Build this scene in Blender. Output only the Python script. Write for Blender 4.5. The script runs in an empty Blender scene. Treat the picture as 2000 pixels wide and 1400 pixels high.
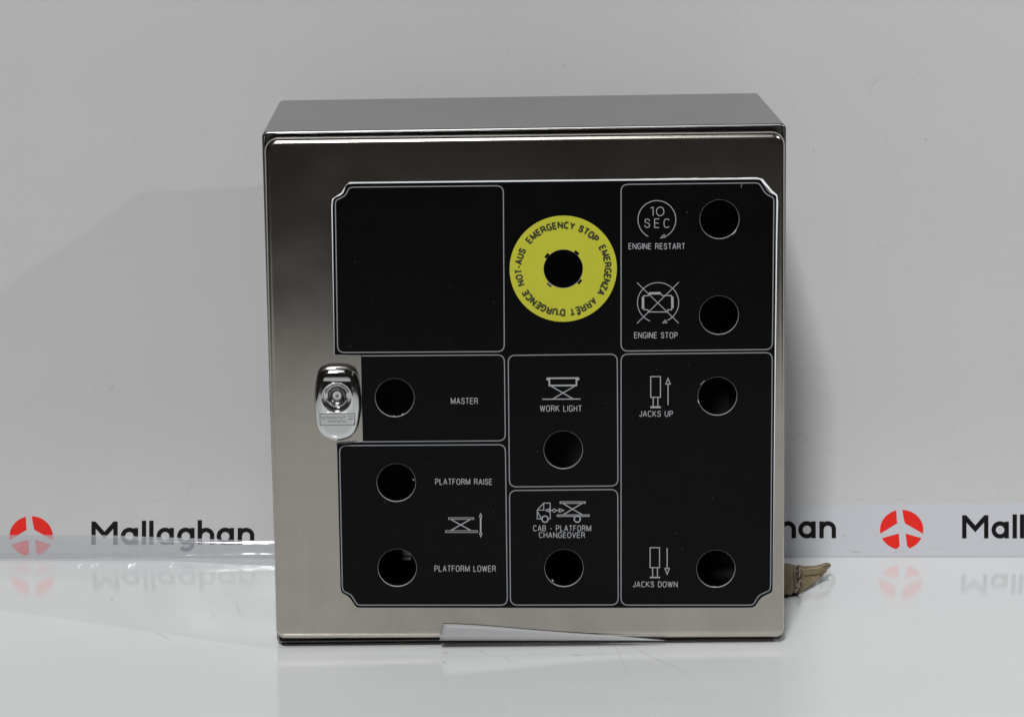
import bpy, bmesh, math, random
from mathutils import Vector, Matrix
from mathutils.geometry import tessellate_polygon
random.seed(7)
scene = bpy.context.scene
C = scene.collection

# ------------------------------------------------------------------ camera
F = 6118.5                                   # focal length in pixels of a 2000 px wide frame
CAM = Vector((-0.0428, -2.263, 0.6515))
ROT = (1.3807, 0.0073, -0.0152)
cd = bpy.data.cameras.new('camera'); cam = bpy.data.objects.new('camera', cd); C.objects.link(cam)
cam.location = CAM; cam.rotation_euler = ROT
cd.sensor_width = 36; cd.lens = F / 2000 * 36; cd.clip_start = 0.05; cd.clip_end = 100
scene.camera = cam
# ------------------------------------------------------------------ world and lamps
world = bpy.data.worlds.new("World"); scene.world = world; world.use_nodes = True
bg = world.node_tree.nodes['Background']
bg.inputs[0].default_value = (1.0, 0.78, 0.60, 1); bg.inputs[1].default_value = 0.011

def area(name, loc, target, sx, sy, power, col=(1, 1, 1)):
    l = bpy.data.lights.new(name, 'AREA'); l.shape = 'RECTANGLE'; l.size = sx; l.size_y = sy
    l.energy = power; l.color = col
    o = bpy.data.objects.new(name, l); C.objects.link(o); o.location = loc
    o.rotation_euler = (Vector(target) - Vector(loc)).to_track_quat('-Z', 'Y').to_euler()
    return o
area('ceiling_lamp', (-.86, -5.3, 5.2), (0, .1, .15), .75, .5, 398, (.97, .985, 1))
area('side_lamp', (1.0, -.66, 1.2), (-.25, .2, .15), .03, .03, 4.2, (.93, .96, 1))
area('overhead_fill', (-.35, -1.7, 3.9), (-.1, .05, 0), 1.2, 1.2, 20, (.96, .98, 1))  # added fill from above, lifts floor and box top; not a known fixture
scene.view_settings.view_transform = 'Standard'; scene.view_settings.look = 'None'
scene.view_settings.exposure = 0; scene.view_settings.gamma = 1
scene.render.film_transparent = False

# ------------------------------------------------------------------ helpers
RM = cam.rotation_euler.to_matrix()
def ray(u, v): return RM @ Vector(((u - 1000) / F, -(v - 700) / F, -1))
def on_plane(u, v, p, n):
    d = ray(u, v); return CAM + d * ((Vector(p) - CAM).dot(n) / d.dot(n))
def on_y(u, v, y): return on_plane(u, v, (0, y, 0), Vector((0, 1, 0)))
def on_z(u, v, z=0): return on_plane(u, v, (0, 0, z), Vector((0, 0, 1)))

def mesh(name, verts, faces, mats, parent=None, smooth=False, mi=None, fixn=True, wn=False):
    me = bpy.data.meshes.new(name); me.from_pydata([tuple(v) for v in verts], [], faces)
    for m in (mats if isinstance(mats, (list, tuple)) else [mats]): me.materials.append(m)
    if mi: me.polygons.foreach_set('material_index', mi)
    if fixn:
        bm = bmesh.new(); bm.from_mesh(me); bmesh.ops.recalc_face_normals(bm, faces=bm.faces); bm.to_mesh(me); bm.free()
    if smooth: me.polygons.foreach_set('use_smooth', [True] * len(me.polygons))
    me.update()
    o = bpy.data.objects.new(name, me); C.objects.link(o)
    if wn:
        w = o.modifiers.new('wn', 'WEIGHTED_NORMAL'); w.keep_sharp = True; w.weight = 100
    if parent: o.parent = parent
    return o
def tag(o, label=None, cat=None, kind=None, group=None):
    if label: o['label'] = label
    if cat: o['category'] = cat
    if kind: o['kind'] = kind
    if group: o['group'] = group
    return o
def empty(name, loc=(0, 0, 0)):
    o = bpy.data.objects.new(name, None); o.location = loc; o.empty_display_size = .05; C.objects.link(o); return o
def child(o, root):
    o.parent = root; o.matrix_parent_inverse = Matrix.Translation(root.location).inverted(); return o

# ------------------------------------------------------------------ materials
def new_mat(name):
    m = bpy.data.materials.new(name); m.use_nodes = True
    nt = m.node_tree; b = nt.nodes['Principled BSDF']; return m, nt, b
def simple(name, col, rough=.5, metal=0, spec=.5, coat=0):
    m, nt, b = new_mat(name)
    b.inputs['Base Color'].default_value = (*col, 1); b.inputs['Roughness'].default_value = rough
    b.inputs['Metallic'].default_value = metal; b.inputs['Specular IOR Level'].default_value = spec
    b.inputs['Coat Weight'].default_value = coat; b.inputs['Coat Roughness'].default_value = .05
    return m
def N(nt, t, **kw):
    n = nt.nodes.new(t)
    for k, v in kw.items(): setattr(n, k, v)
    return n
def coords(nt, scale=(1, 1, 1), rot=(0, 0, 0)):
    g = N(nt, 'ShaderNodeTexCoord'); mp = N(nt, 'ShaderNodeMapping')
    mp.inputs['Scale'].default_value = scale; mp.inputs['Rotation'].default_value = rot
    nt.links.new(g.outputs['Object'], mp.inputs['Vector']); return mp.outputs['Vector']
def noise(nt, vec, scale, detail=4, rough=.6, dist=0):
    n = N(nt, 'ShaderNodeTexNoise'); n.inputs['Scale'].default_value = scale
    n.inputs['Detail'].default_value = detail; n.inputs['Roughness'].default_value = rough; n.inputs['Distortion'].default_value = dist
    nt.links.new(vec, n.inputs['Vector']); return n.outputs['Fac']
def ramp(nt, fac, stops):
    r = N(nt, 'ShaderNodeValToRGB'); e = r.color_ramp.elements
    while len(e) < len(stops): e.new(.5)
    for i, (p, c) in enumerate(stops):
        e[i].position = p; e[i].color = (*c, 1) if len(c) == 3 else c
    nt.links.new(fac, r.inputs['Fac']); return r.outputs['Color']
def maprange(nt, fac, a, b, c, d):
    r = N(nt, 'ShaderNodeMapRange'); r.inputs[1].default_value = a; r.inputs[2].default_value = b
    r.inputs[3].default_value = c; r.inputs[4].default_value = d; nt.links.new(fac, r.inputs[0]); return r.outputs[0]
def mul(nt, a, b, f=1.0):
    m = N(nt, 'ShaderNodeMix', data_type='RGBA', blend_type='MULTIPLY'); m.inputs[0].default_value = f
    nt.links.new(a, m.inputs[6]); nt.links.new(b, m.inputs[7]); return m.outputs[2]
def bump(nt, b, h, strength, dist=.001, prev=None):
    n = N(nt, 'ShaderNodeBump'); n.inputs['Strength'].default_value = strength; n.inputs['Distance'].default_value = dist
    nt.links.new(h, n.inputs['Height'])
    if prev: nt.links.new(prev, n.inputs['Normal'])
    nt.links.new(n.outputs['Normal'], b.inputs['Normal']); return n.outputs['Normal']

def white_board(name, base, rough, scuff, coat=.0):
    m, nt, b = new_mat(name)
    v = coords(nt)
    big = noise(nt, v, 3.0, 3, .5)
    col = ramp(nt, big, [(.3, tuple(c * .97 for c in base)), (.7, base)])
    # faint scuffs: thin hairlines in a few directions, kept to patches
    fac = None
    for rot, sc in ((.5, 60), (-.9, 45), (1.35, 80)):
        w = noise(nt, coords(nt, (1, 14, 1), (0, 0, rot)), sc / 4, 2, .5, .4)
        line = ramp(nt, w, [(.497, (1, 1, 1)), (.5, (scuff, scuff, scuff)), (.503, (1, 1, 1))])
        patch = noise(nt, v, 9 + sc / 9, 2, .5)
        pf = maprange(nt, patch, .60, .72, 0, 1)
        mx = N(nt, 'ShaderNodeMix', data_type='RGBA'); mx.inputs[6].default_value = (1, 1, 1, 1)
        nt.links.new(pf, mx.inputs[0]); nt.links.new(line, mx.inputs[7])
        col = mul(nt, col, mx.outputs[2])
    dirt = ramp(nt, noise(nt, v, 210, 2, .5), [(.17, (.55, .5, .45)), (.2, (1, 1, 1))])
    col = mul(nt, col, dirt)
    nt.links.new(col, b.inputs['Base Color'])
    nt.links.new(maprange(nt, noise(nt, v, 12, 5, .65), .3, .7, rough * .75, rough * 1.35), b.inputs['Roughness'])
    b.inputs['Coat Weight'].default_value = coat; b.inputs['Coat Roughness'].default_value = .04
    b.inputs['Specular IOR Level'].default_value = .30
    bump(nt, b, noise(nt, v, 6, 2, .5), .12, .004)
    return m
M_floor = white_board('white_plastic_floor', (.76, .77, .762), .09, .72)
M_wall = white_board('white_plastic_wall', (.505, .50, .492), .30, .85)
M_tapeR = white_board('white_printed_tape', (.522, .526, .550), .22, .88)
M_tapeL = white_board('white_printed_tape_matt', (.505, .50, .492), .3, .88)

def steel(name, base, rough, aniso_axis='Z'):
    m, nt, b = new_mat(name)
    b.inputs['Metallic'].default_value = 1
    vz = coords(nt, (420, 420, 5)) if aniso_axis == 'Z' else coords(nt, (7, 900, 900))
    grain = noise(nt, vz, 1, 3, .6)
    blot = noise(nt, coords(nt, (1, 1, 1.3)), 13, 6, .6, .8)
    c1 = ramp(nt, blot, [(.3, tuple(x * .88 for x in base)), (.55, base), (.75, tuple(x * 1.07 for x in base))])
    c2 = ramp(nt, grain, [(.3, (.955, .955, .955)), (.7, (1, 1, 1))])
    nt.links.new(mul(nt, c1, c2), b.inputs['Base Color'])
    nt.links.new(maprange(nt, blot, .3, .7, rough * .93, rough * 1.1), b.inputs['Roughness'])
    n1 = bump(nt, b, grain, .06, .0004)
    bump(nt, b, noise(nt, coords(nt), 7, 1, .5), .05, .004, n1)
    return m
M_steel = steel('brushed_stainless_steel', (.55, .515, .46), .18)
M_steel_body = steel('brushed_stainless_body', (.285, .282, .285), .30, 'X')
M_inner = simple('dull_galvanised_steel', (.10, .1, .1), .55, .8)
M_chrome = simple('polished_chrome', (.74, .74, .745), .08, 1)
M_chrome_satin = simple('cast_zinc', (.50, .50, .495), .2, 1)
M_dark = simple('black_gap', (.012, .012, .012), .6)
M_rubber = simple('black_rubber_gasket', (.02, .02, .02), .7)
M_core = simple('white_engraved_core', (.42, .43, .45), .45)
M_line = simple('engraved_line', (.315, .322, .335), .5)
M_frame = simple('engraved_frame_line', (.215, .222, .235), .5)
M_lit_edge = simple('lit_edge_white', (.85, .86, .86), .3)
M_black_print = simple('black_print', (.009, .008, .008), .25, 0, .25)
M_red_print = simple('red_print', (.72, .022, .014), .3, 0, .25)
M_yel_letter = simple('black_label_letters', (.02, .022, .008), .5)

m, nt, b = new_mat('black_fascia_plastic'); M_fascia = m
v = coords(nt)
nt.links.new(ramp(nt, noise(nt, v, 7, 3, .5), [(.3, (.0020, .0020, .0022)), (.7, (.0027, .0027, .0029))]), b.inputs['Base Color'])
nt.links.new(maprange(nt, noise(nt, v, 25, 4, .6), .3, .7, .24, .30), b.inputs['Roughness'])
b.inputs['Specular IOR Level'].default_value = .12
m, nt, b = new_mat('yellow_label_plastic'); M_yellow = m
v = coords(nt)
nt.links.new(ramp(nt, noise(nt, v, 30, 3, .5), [(.3, (.44, .435, .022)), (.7, (.465, .455, .026))]), b.inputs['Base Color'])
b.inputs['Roughness'].default_value = .45
m, nt, b = new_mat('cardboard'); M_card = m
v = coords(nt, (1, 6, 1))
nt.links.new(ramp(nt, noise(nt, v, 60, 5, .6), [(.3, (.15, .115, .062)), (.7, (.235, .185, .105))]), b.inputs['Base Color'])
b.inputs['Roughness'].default_value = .75; bump(nt, b, noise(nt, v, 90, 3, .6), .35, .001)
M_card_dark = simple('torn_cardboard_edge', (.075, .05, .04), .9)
# milky clear packing tape
m, nt, b = new_mat('milky_clear_tape'); M_milky = m
v = coords(nt, (1, 5, 5))
b.inputs['Base Color'].default_value = (.60, .61, .66, 1); b.inputs['Roughness'].default_value = .10
nt.links.new(maprange(nt, noise(nt, v, 22, 4, .6), .3, .7, .30, .54), b.inputs['Alpha'])
bump(nt, b, noise(nt, coords(nt, (1, 8, 8)), 20, 3, .5), .35, .001)
m, nt, b = new_mat('thin_white_paper'); M_paper = m
b.inputs['Base Color'].default_value = (.42, .415, .42, 1); b.inputs['Roughness'].default_value = .45
b.inputs['Alpha'].default_value = .68
bump(nt, b, noise(nt, coords(nt), 40, 2, .5), .1, .001)

# ------------------------------------------------------------------ setting: floor, sloped joint, wall
S0 = Vector((-0.38750, 0.26520, 0)); S1 = Vector((0.36609, 0.23580, 0))
sd = (S1 - S0).normalized(); sn = Vector((-sd.y, sd.x, 0))        # along the joint / towards the back
LEAN = math.radians(16)
up_s = (Vector((0, 0, 1)) * math.cos(LEAN) + sn * math.sin(LEAN)).normalized()
n_s = sd.cross(up_s).normalized()
SH = 0.0445                                                          # height of the sloped strip along its slope
def on_strip(u, v, off=0.0): return on_plane(u, v, S0, n_s) - sn * off * math.cos(LEAN) + Vector((0, 0, off * math.sin(LEAN)))
A = S0 - sd * .9; B = S1 + sd * .9
fl = mesh('floor', [(A.x - .2, -1.22, 0), (B.x + .2, -1.15, 0), B, A, (A.x - .2, -1.22, -.004), (B.x + .2, -1.22, -.004)],
          [(0, 1, 2, 3), (4, 5, 1, 0)], M_floor, fixn=False); tag(fl, kind='structure')
T0 = A + up_s * SH; T1 = B + up_s * SH
wl = math.radians(3)
up_w = Vector((0, 0, 1)) * math.cos(wl) + sn * math.sin(wl)
# wall: strip behind the tape, a small radius, then the upright board
prof = [Vector((0, 0, 0))]; pts = []
def sweep(p0, ang0, ang1, n, L):
    out = [p0]; p = p0.copy()
    for i in range(n):
        a = ang0 + (ang1 - ang0) * (i + .5) / n
        p = p + (Vector((0, 0, 1)) * math.cos(a) + sn * math.sin(a)) * (L / n); out.append(p.copy())
    return out
pa = [S0.copy(), S0 + up_s * SH] + sweep(S0 + up_s * SH, LEAN, wl, 16, .085)[1:]
pa.append(pa[-1] + up_w * 1.1)
vs = []
for p in pa: vs += [p - sd * .9, p + sd * 1.9]
fs = [(2 * i, 2 * i + 1, 2 * i + 3, 2 * i + 2) for i in range(len(pa) - 1)]
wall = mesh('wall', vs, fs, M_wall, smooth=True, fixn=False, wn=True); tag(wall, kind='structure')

# ------------------------------------------------------------------ ribbons: strokes drawn on a surface
def ribbon_faces(pts, w, closed=False, round_caps=False):
    """2-D polyline -> list of 2-D quads strip (verts, faces)"""
    P = [Vector(p) for p in pts]; n = len(P); V = []; Fc = []
    for i in range(n):
        a = P[i - 1] if (i > 0 or closed) else None
        c = P[(i + 1) % n] if (i < n - 1 or closed) else None
        d1 = (P[i] - a).normalized() if a is not None else None
        d2 = (c - P[i]).normalized() if c is not None else None
        if d1 is None: d1 = d2
        if d2 is None: d2 = d1
        n1 = Vector((-d1.y, d1.x)); n2 = Vector((-d2.y, d2.x)); mm = n1 + n2
        if mm.length < 1e-6: mm = n1
        mm.normalize(); k = w / 2 / max(.35, mm.dot(n1))
        V += [P[i] + mm * k, P[i] - mm * k]
    m_ = n if closed else n - 1
    for i in range(m_):
        j = (i + 1) % n; Fc.append((2 * i, 2 * i + 1, 2 * j + 1, 2 * j))
    return V, Fc
class Ink:
    """collects strokes given in photograph pixels, laid on one plane"""
    def __init__(s, surf, off, step=1.2e-5): s.surf = surf; s.off = off; s.step = step; s.V = []; s.F = []; s.k = 0
    def stroke(s, pts, w, closed=False):
        P = [Vector(p) for p in pts]
        Q = [P[0]]
        for p in P[1:]:
            if (p - Q[-1]).length > 1e-4: Q.append(p)
        P = Q
        if closed:
            if (P[0] - P[-1]).length < 1e-4: P.pop()
            V, Fc = ribbon_faces(P, w, True); s.raw(V, Fc); return
        runs = [[P[0]]]
        for i in range(1, len(P)):
            runs[-1].append(P[i])
            if i < len(P) - 1 and (P[i] - P[i - 1]).normalized().dot((P[i + 1] - P[i]).normalized()) < .45: runs.append([P[i]])
        for k, r in enumerate(runs):
            r = [p.copy() for p in r]; e = w * .34
            if k > 0: r[0] = r[0] - (r[1] - r[0]).normalized() * e
            if k < len(runs) - 1: r[-1] = r[-1] + (r[-1] - r[-2]).normalized() * e
            V, Fc = ribbon_faces(r, w, False); s.raw(V, Fc)
    def raw(s, V, Fc):
        b0 = len(s.V); o = s.off + s.k * s.step; s.k += 1
        s.V += [s.surf(p[0], p[1], o) for p in V]; s.F += [tuple(b0 + i for i in f) for f in Fc]
    def poly(s, pts):
        tr = tessellate_polygon([[Vector((p[0], p[1], 0)) for p in pts]]); s.raw(pts, [tuple(t) for t in tr])
    def disc(s, c, r, n=24): s.poly([(c[0] + r * math.cos(2 * math.pi * i / n), c[1] + r * math.sin(2 * math.pi * i / n)) for i in range(n)])
    def build(s, name, m, parent=None):
        me_o = mesh(name, s.V, s.F, m, fixn=False)
        # every face looks at the viewer side
        for p in me_o.data.polygons:
            pass
        if parent: child(me_o, parent)
        return me_o
def arc(cx, cy, rx, ry, a0, a1, n=24):
    return [(cx + rx * math.cos(math.radians(a0 + (a1 - a0) * i / n)), cy - ry * math.sin(math.radians(a0 + (a1 - a0) * i / n))) for i in range(n + 1)]
def rpoly(pts, radii, n=6, closed=True):
    """round the corners of a polygon/polyline"""
    out = []; L = len(pts)
    for i in range(L):
        p = Vector(pts[i]); r = radii[i] if isinstance(radii, (list, tuple)) else radii
        if (not closed and i in (0, L - 1)) or r <= 0: out.append(tuple(p)); continue
        a = (Vector(pts[i - 1]) - p); c = (Vector(pts[(i + 1) % L]) - p)
        t = min(r, a.length * .49, c.length * .49)
        q0 = p + a.normalized() * t; q1 = p + c.normalized() * t
        for k in range(n + 1):
            s = k / n; out.append(tuple(q0 * (1 - s) ** 2 + p * 2 * s * (1 - s) + q1 * s * s))
    return out

# stroke alphabet: cap height 1, y up
def _o(w, y0=0, y1=1, a0=0, a1=360, n=22, pw=2.6, x0=0):
    o = []
    for i in range(n + 1):
        a = math.radians(a0 + (a1 - a0) * i / n); c, s = math.cos(a), math.sin(a)
        o.append((x0 + w / 2 + w / 2 * math.copysign(abs(c) ** (2 / pw), c), (y0 + y1) / 2 + (y1 - y0) / 2 * math.copysign(abs(s) ** (2 / pw), s)))
    return o
G = {
 'A': (.58, [[(0, 0), (.29, 1), (.58, 0)], [(.11, .33), (.47, .33)]]),
 'B': (.52, [[(0, 0), (0, 1), (.3, 1), (.44, .95), (.48, .78), (.44, .6), (.3, .53), (0, .53)], [(.3, .53), (.47, .47), (.52, .27), (.46, .06), (.3, 0), (0, 0)]]),
 'C': (.54, [_o(.56, a0=38, a1=322)]),
 'D': (.54, [[(0, 0), (0, 1), (.28, 1), (.45, .92), (.54, .7), (.54, .3), (.45, .08), (.28, 0), (-.0, 0)]]),
 'E': (.46, [[(.46, 1), (0, 1), (0, 0), (.46, 0)], [(0, .52), (.42, .52)]]),
 'F': (.45, [[(.45, 1), (0, 1), (0, 0)], [(0, .52), (.38, .52)]]),
 'G': (.56, [_o(.58, a0=40, a1=330) + [(.56, .46), (.32, .46)]]),
 'H': (.52, [[(0, 0), (0, 1)], [(.52, 0), (.52, 1)], [(0, .52), (.52, .52)]]),
 'I': (.0, [[(0, 0), (0, 1)]]),
 'J': (.36, [[(.36, 1), (.36, .22), (.3, .05), (.18, 0), (.06, .05), (0, .24)]]),
 'K': (.54, [[(0, 0), (0, 1)], [(.5, 1), (.0, .4)], [(.16, .58), (.54, 0)]]),
 'L': (.43, [[(0, 1), (0, 0), (.43, 0)]]),
 'M': (.70, [[(0, 0), (0, 1), (.35, .05), (.70, 1), (.70, 0)]]),
 'N': (.58, [[(0, 0), (0, 1), (.58, 0), (.58, 1)]]),
 'O': (.58, [_o(.58)]),
 'P': (.5, [[(0, 0), (0, 1), (.3, 1), (.45, .93), (.5, .73), (.45, .53), (.3, .46), (0, .46)]]),
 'R': (.54, [[(0, 0), (0, 1), (.32, 1), (.46, .93), (.51, .75), (.46, .57), (.32, .5), (0, .5)], [(.32, .5), (.44, .42), (.48, .2), (.55, 0)]]),
 'S': (.5, [[(.48, .76), (.43, .92), (.25, 1), (.07, .93), (.02, .76), (.08, .6), (.25, .53), (.43, .45), (.5, .27), (.44, .08), (.25, 0), (.06, .08), (0, .26)]]),
 'T': (.5, [[(.25, 0), (.25, 1)], [(0, 1), (.5, 1)]]),
 'U': (.52, [[(0, 1), (0, .27), (.08, .07), (.26, 0), (.44, .07), (.52, .27), (.52, 1)]]),
 'V': (.54, [[(0, 1), (.27, 0), (.54, 1)]]),
 'W': (.8, [[(0, 1), (.2, 0), (.4, .95), (.6, 0), (.8, 1)]]),
 'Y': (.54, [[(0, 1), (.27, .45), (.54, 1)], [(.27, .45), (.27, 0)]]),
 'Z': (.5, [[(0, 1), (.5, 1), (0, 0), (.5, 0)]]),
 'Ê': (.46, [[(.46, 1), (0, 1), (0, 0), (.46, 0)], [(0, .52), (.42, .52)], [(.05, 1.12), (.23, 1.27), (.41, 1.12)]]),
 "'": (.0, [[(0, .72), (0, 1)]]),
 '-': (.3, [[(0, .42), (.3, .42)]]),
 ' ': (.26, []),
 '1': (.2, [[(0, .88), (.2, 1), (.2, 0)]]),
 '0': (.56, [_o(.6, pw=2.1)]),
}
def text_layout(t, gap):
    x = 0; out = []
    for ch in t:
        w, st = G[ch]; out.append((ch, x, w, st)); x += w + gap
    return out, x - gap
def caption(ink, t, x0, x1, ytop, ybot, w, gap=.27, tilt=0):
    if t == 'SEC': gap = .5
    lay, W = text_layout(t, gap); sx = (x1 - x0 - w) / W; h = ybot - ytop - w
    for ch, x, cw, st in lay:
        for s in st:
            P = [(x0 + w / 2 + (x + px) * sx, ybot - w / 2 - py * h + tilt * (x + px) * sx) for px, py in s]
            ink.stroke(P, w, closed=False)

# ------------------------------------------------------------------ the cabinet
DY = -0.0155                    # front plane of the door
cab = empty('control_cabinet', (0, .1, 0))
tag(cab, 'square stainless steel control cabinet with a black engraved fascia and round button holes', 'cabinet')
def quad_from_px(tl, tr, br, bl, y):
    q = [on_y(*p, y) for p in (bl, br, tr, tl)]; return [(p.x, p.z) for p in q]
def rquad(q, inset, r, n=7):
    """rounded quadrilateral (x,z), corners bl,br,tr,tl; r one radius or four"""
    ins = []
    for i in range(4):
        p = Vector(q[i]); a = (Vector(q[i - 1]) - p).normalized(); c = (Vector(q[(i + 1) % 4]) - p).normalized()
        ins.append(p + (a + c) * inset)
    out = []
    for i in range(4):
        p = ins[i]; a = (ins[i - 1] - p).normalized(); c = (ins[(i + 1) % 4] - p).normalized()
        R = max(1e-4, (r[i] if isinstance(r, (list, tuple)) else r) - inset)
        q0 = p + a * R; q1 = p + c * R; ctr = p + (a + c) * R
        for k in range(n + 1):
            t = k / n * math.pi / 2; out.append(ctr - c * R * math.cos(t) - a * R * math.sin(t))
    return out
def loft(loops, close_last=True, cap_first=False):
    V = []; Fc = []; n = len(loops[0])
    for L in loops: V += L
    for k in range(len(loops) - 1):
        for i in range(n):
            j = (i + 1) % n; Fc.append((k * n + i, k * n + j, (k + 1) * n + j, (k + 1) * n + i))
    if close_last: Fc.append(tuple((len(loops) - 1) * n + i for i in range(n)))
    if cap_first: Fc.append(tuple(range(n)))
    return V, Fc
# body shell
body_q = quad_from_px((511, 257), (1536, 241), (1531, 1252), (541, 1254), 0.0)
zb = .0006
body_q = [(body_q[0][0], zb), (body_q[1][0], zb), body_q[2], body_q[3]]
DEP = .2105; rr = [.004, .004, .0045, .0045]
def bl_(inset, y, r=None): return [Vector((p.x, y, p.y)) for p in rquad(body_q, inset, r or rr)]
loops = [bl_(.0215, .030), bl_(.0215, .012), bl_(.022, .0055), bl_(.017, .0042), bl_(.0035, .0036), bl_(.0024, .0032), bl_(.0022, .0006), bl_(.0019, .0), bl_(.0010, .0002), bl_(.0003, .0008), bl_(0, .0017), bl_(0, DEP - .004),
         bl_(.0006, DEP - .002), bl_(.0018, DEP - .0006), bl_(.004, DEP)]
V, Fc = loft(loops)
body = child(mesh('body', V, Fc, M_steel_body, smooth=True, wn=True), cab); body['label'] = 'grey brushed steel body behind the door'
li = [bl_(.0216, .031), bl_(.0022, .031), bl_(.0022, DEP - .0025)]
V, Fc = loft(li); child(mesh('interior_lining', V, Fc, M_inner), cab)
li = [bl_(.020, .0004), bl_(.014, .0004), bl_(.014, -.0022), bl_(.020, -.0022), bl_(.020, .0004)]
# rubber gasket between body and door
gz = [bl_(.016, .0039), bl_(.010, .0039), bl_(.010, -.0026), bl_(.016, -.0026)]
V, Fc = loft(gz, False); child(mesh('gasket', V, Fc, M_rubber), cab)
# mounting plate and a rail inside, glimpsed through the holes
def boxmesh(name, x0, x1, y0, y1, z0, z1, m, parent):
    V = [(x, y, z) for x in (x0, x1) for y in (y0, y1) for z in (z0, z1)]
    Fc = [(0, 1, 3, 2), (4, 6, 7, 5), (0, 4, 5, 1), (2, 3, 7, 6), (0, 2, 6, 4), (1, 5, 7, 3)]
    return child(mesh(name, V, Fc, m), parent)
plate = boxmesh('mounting_plate', -.165, .165, DEP - .014, DEP - .012, .025, .355, M_inner, cab)
ra, rb = on_y(786, 1083, .16), on_y(803, 1068, .16); boxmesh('mounting_rail', ra.x, rb.x, .158, .163, ra.z, rb.z, M_core, cab)
ra, rb = on_y(786, 1092, .16), on_y(803, 1087, .16); boxmesh('mounting_rail', ra.x, rb.x, .158, .163, ra.z, rb.z, M_core, cab)

# holes: centre px, radius in metres
HR = .01435
HOLES = [(771, 776), (774, 941.5), (776, 1107.5), (1100, 877.5), (1101.5, 1108), (1401, 773), (1398, 1109.5), (1405, 428), (1404, 615), (1100, 525)]
hc = [on_y(u, v, DY - .001) for u, v in HOLES]
def circ(c, r, n=48): return [Vector((c.x + r * math.cos(2 * math.pi * i / n), c.z + r * math.sin(2 * math.pi * i / n))) for i in range(n)]
# door: front sheet with real holes, filleted rim
door_q = quad_from_px((515.5, 271.5), (1534, 258.5), (1532, 1246), (539, 1248), DY)
rd = [.0065, .0065, .0095, .0095]
def dl_(inset, y, q=door_q, r=rd): return [Vector((p.x, y, p.y)) for p in rquad(q, inset, r, 8)]
FR = .0048
prof = [(0, -.0008)] + [(FR * (1 - math.cos(math.radians(a))), DY + FR * (1 - math.sin(math.radians(a)))) for a in (0, 15, 30, 45, 60, 75, 90)]
loops = [dl_(.0025, -.0012), dl_(.0006, -.0008)] + [dl_(i, y) for i, y in prof]
V, Fc = loft(loops, close_last=False)
inner2d = [Vector((p.x, p.z)) for p in loops[-1]]
base = len(V) - len(inner2d)
polys = [[Vector((p.x, p.y, 0)) for p in inner2d]]; idx = list(range(base, len(V)))
rims = []
for c in hc:
    ring = circ(c, HR); s0 = len(V); V += [Vector((p.x, DY, p.y)) for p in ring]
    idx += list(range(s0, s0 + len(ring))); polys.append([Vector((p.x, p.y, 0)) for p in reversed(ring)])
    idx[-len(ring):] = list(reversed(idx[-len(ring):])); rims.append((s0, ring))
for t in tessellate_polygon(polys): Fc.append(tuple(idx[i] for i in t))
for s0, ring in rims:
    n = len(ring); s1 = len(V); V += [Vector((p.x, DY + .002, p.y)) for p in ring]
    for i in range(n): Fc.append((s0 + i, s0 + (i + 1) % n, s1 + (i + 1) % n, s1 + i))
door = child(mesh('door', V, Fc, M_steel, smooth=True, wn=True), cab); door['label'] = 'brushed steel door, darker towards its top'
bpy_e = door.modifiers.new('es', 'EDGE_SPLIT'); bpy_e.split_angle = math.radians(50)
door.modifiers.move(1, 0)
# door folded edge back sheet so that the inside is closed off
loops = [dl_(.0010, -.0012), dl_(.010, -.0012), dl_(.010, DY + .0025)]
V, Fc = loft(loops, close_last=False); child(mesh('door_flange', V, Fc, M_steel_body), cab)

# ------------------------------------------------------------------ fascia plate (black over white core)
FT = .0020; FY = DY - .0002 - FT        # front of the plate
def fas(u, v, off=0.0):
    p = on_y(u, v, FY); return Vector((p.x, p.y - off, p.z))
out_px = [(653, 693), (649, 402), (650.5, 387.5), (669.5, 379.5), (676, 360), (688, 358.5), (1475, 350), (1486, 350.5), (1500.5, 375), (1517, 382), (1516.5, 392),
          (1513.5, 690), (1509.5, 1148), (1508.5, 1156), (1486.5, 1166.5), (1474.5, 1185), (1464, 1186.5), (1100, 1187), (706, 1186.5), (695.5, 1186), (682, 1165.5), (666.5, 1157), (664.5, 1148),
          (657.5, 866), (708, 862), (704, 694)]
radii = [0, 5, 9, 7, 9, 5, 5, 9, 7, 9, 5, 0, 5, 9, 7, 9, 5, 0, 5, 9, 7, 9, 5, 0, 0, 0]
op = rpoly(out_px, radii, 5)
ow = [on_y(u, v, FY) for u, v in op]; ow2 = [Vector((p.x, p.z)) for p in ow]
def offset2(P, d):
    o = []; n = len(P); ar = sum(P[i].x * P[(i + 1) % n].y - P[(i + 1) % n].x * P[i].y for i in range(n)); sg = 1 if ar > 0 else -1
    for i in range(n):
        d1 = P[i] - P[i - 1]; d2 = P[(i + 1) % n] - P[i]
        d1 = d1.normalized() if d1.length > 1e-9 else d2.normalized(); d2 = d2.normalized() if d2.length > 1e-9 else d1
        n1 = Vector((-d1.y, d1.x)) * sg; n2 = Vector((-d2.y, d2.x)) * sg; mm = (n1 + n2).normalized()
        o.append(P[i] + mm * (d / max(.5, mm.dot(n1))))
    return o
CH = .00018
fr = offset2(ow2, CH)
V = []; Fc = []; mi = []
n = len(ow2)
V += [Vector((p.x, FY + FT, p.y)) for p in ow2] + [Vector((p.x, FY + CH, p.y)) for p in ow2] + [Vector((p.x, FY, p.y)) for p in fr]
for k in range(2):
    for i in range(n):
        j = (i + 1) % n; Fc.append((k * n + i, k * n + j, (k + 1) * n + j, (k + 1) * n + i)); mi.append(1)
idx = list(range(2 * n, 3 * n)); polys = [[Vector((p.x, p.y, 0)) for p in fr]]
HW = .00016
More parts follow.
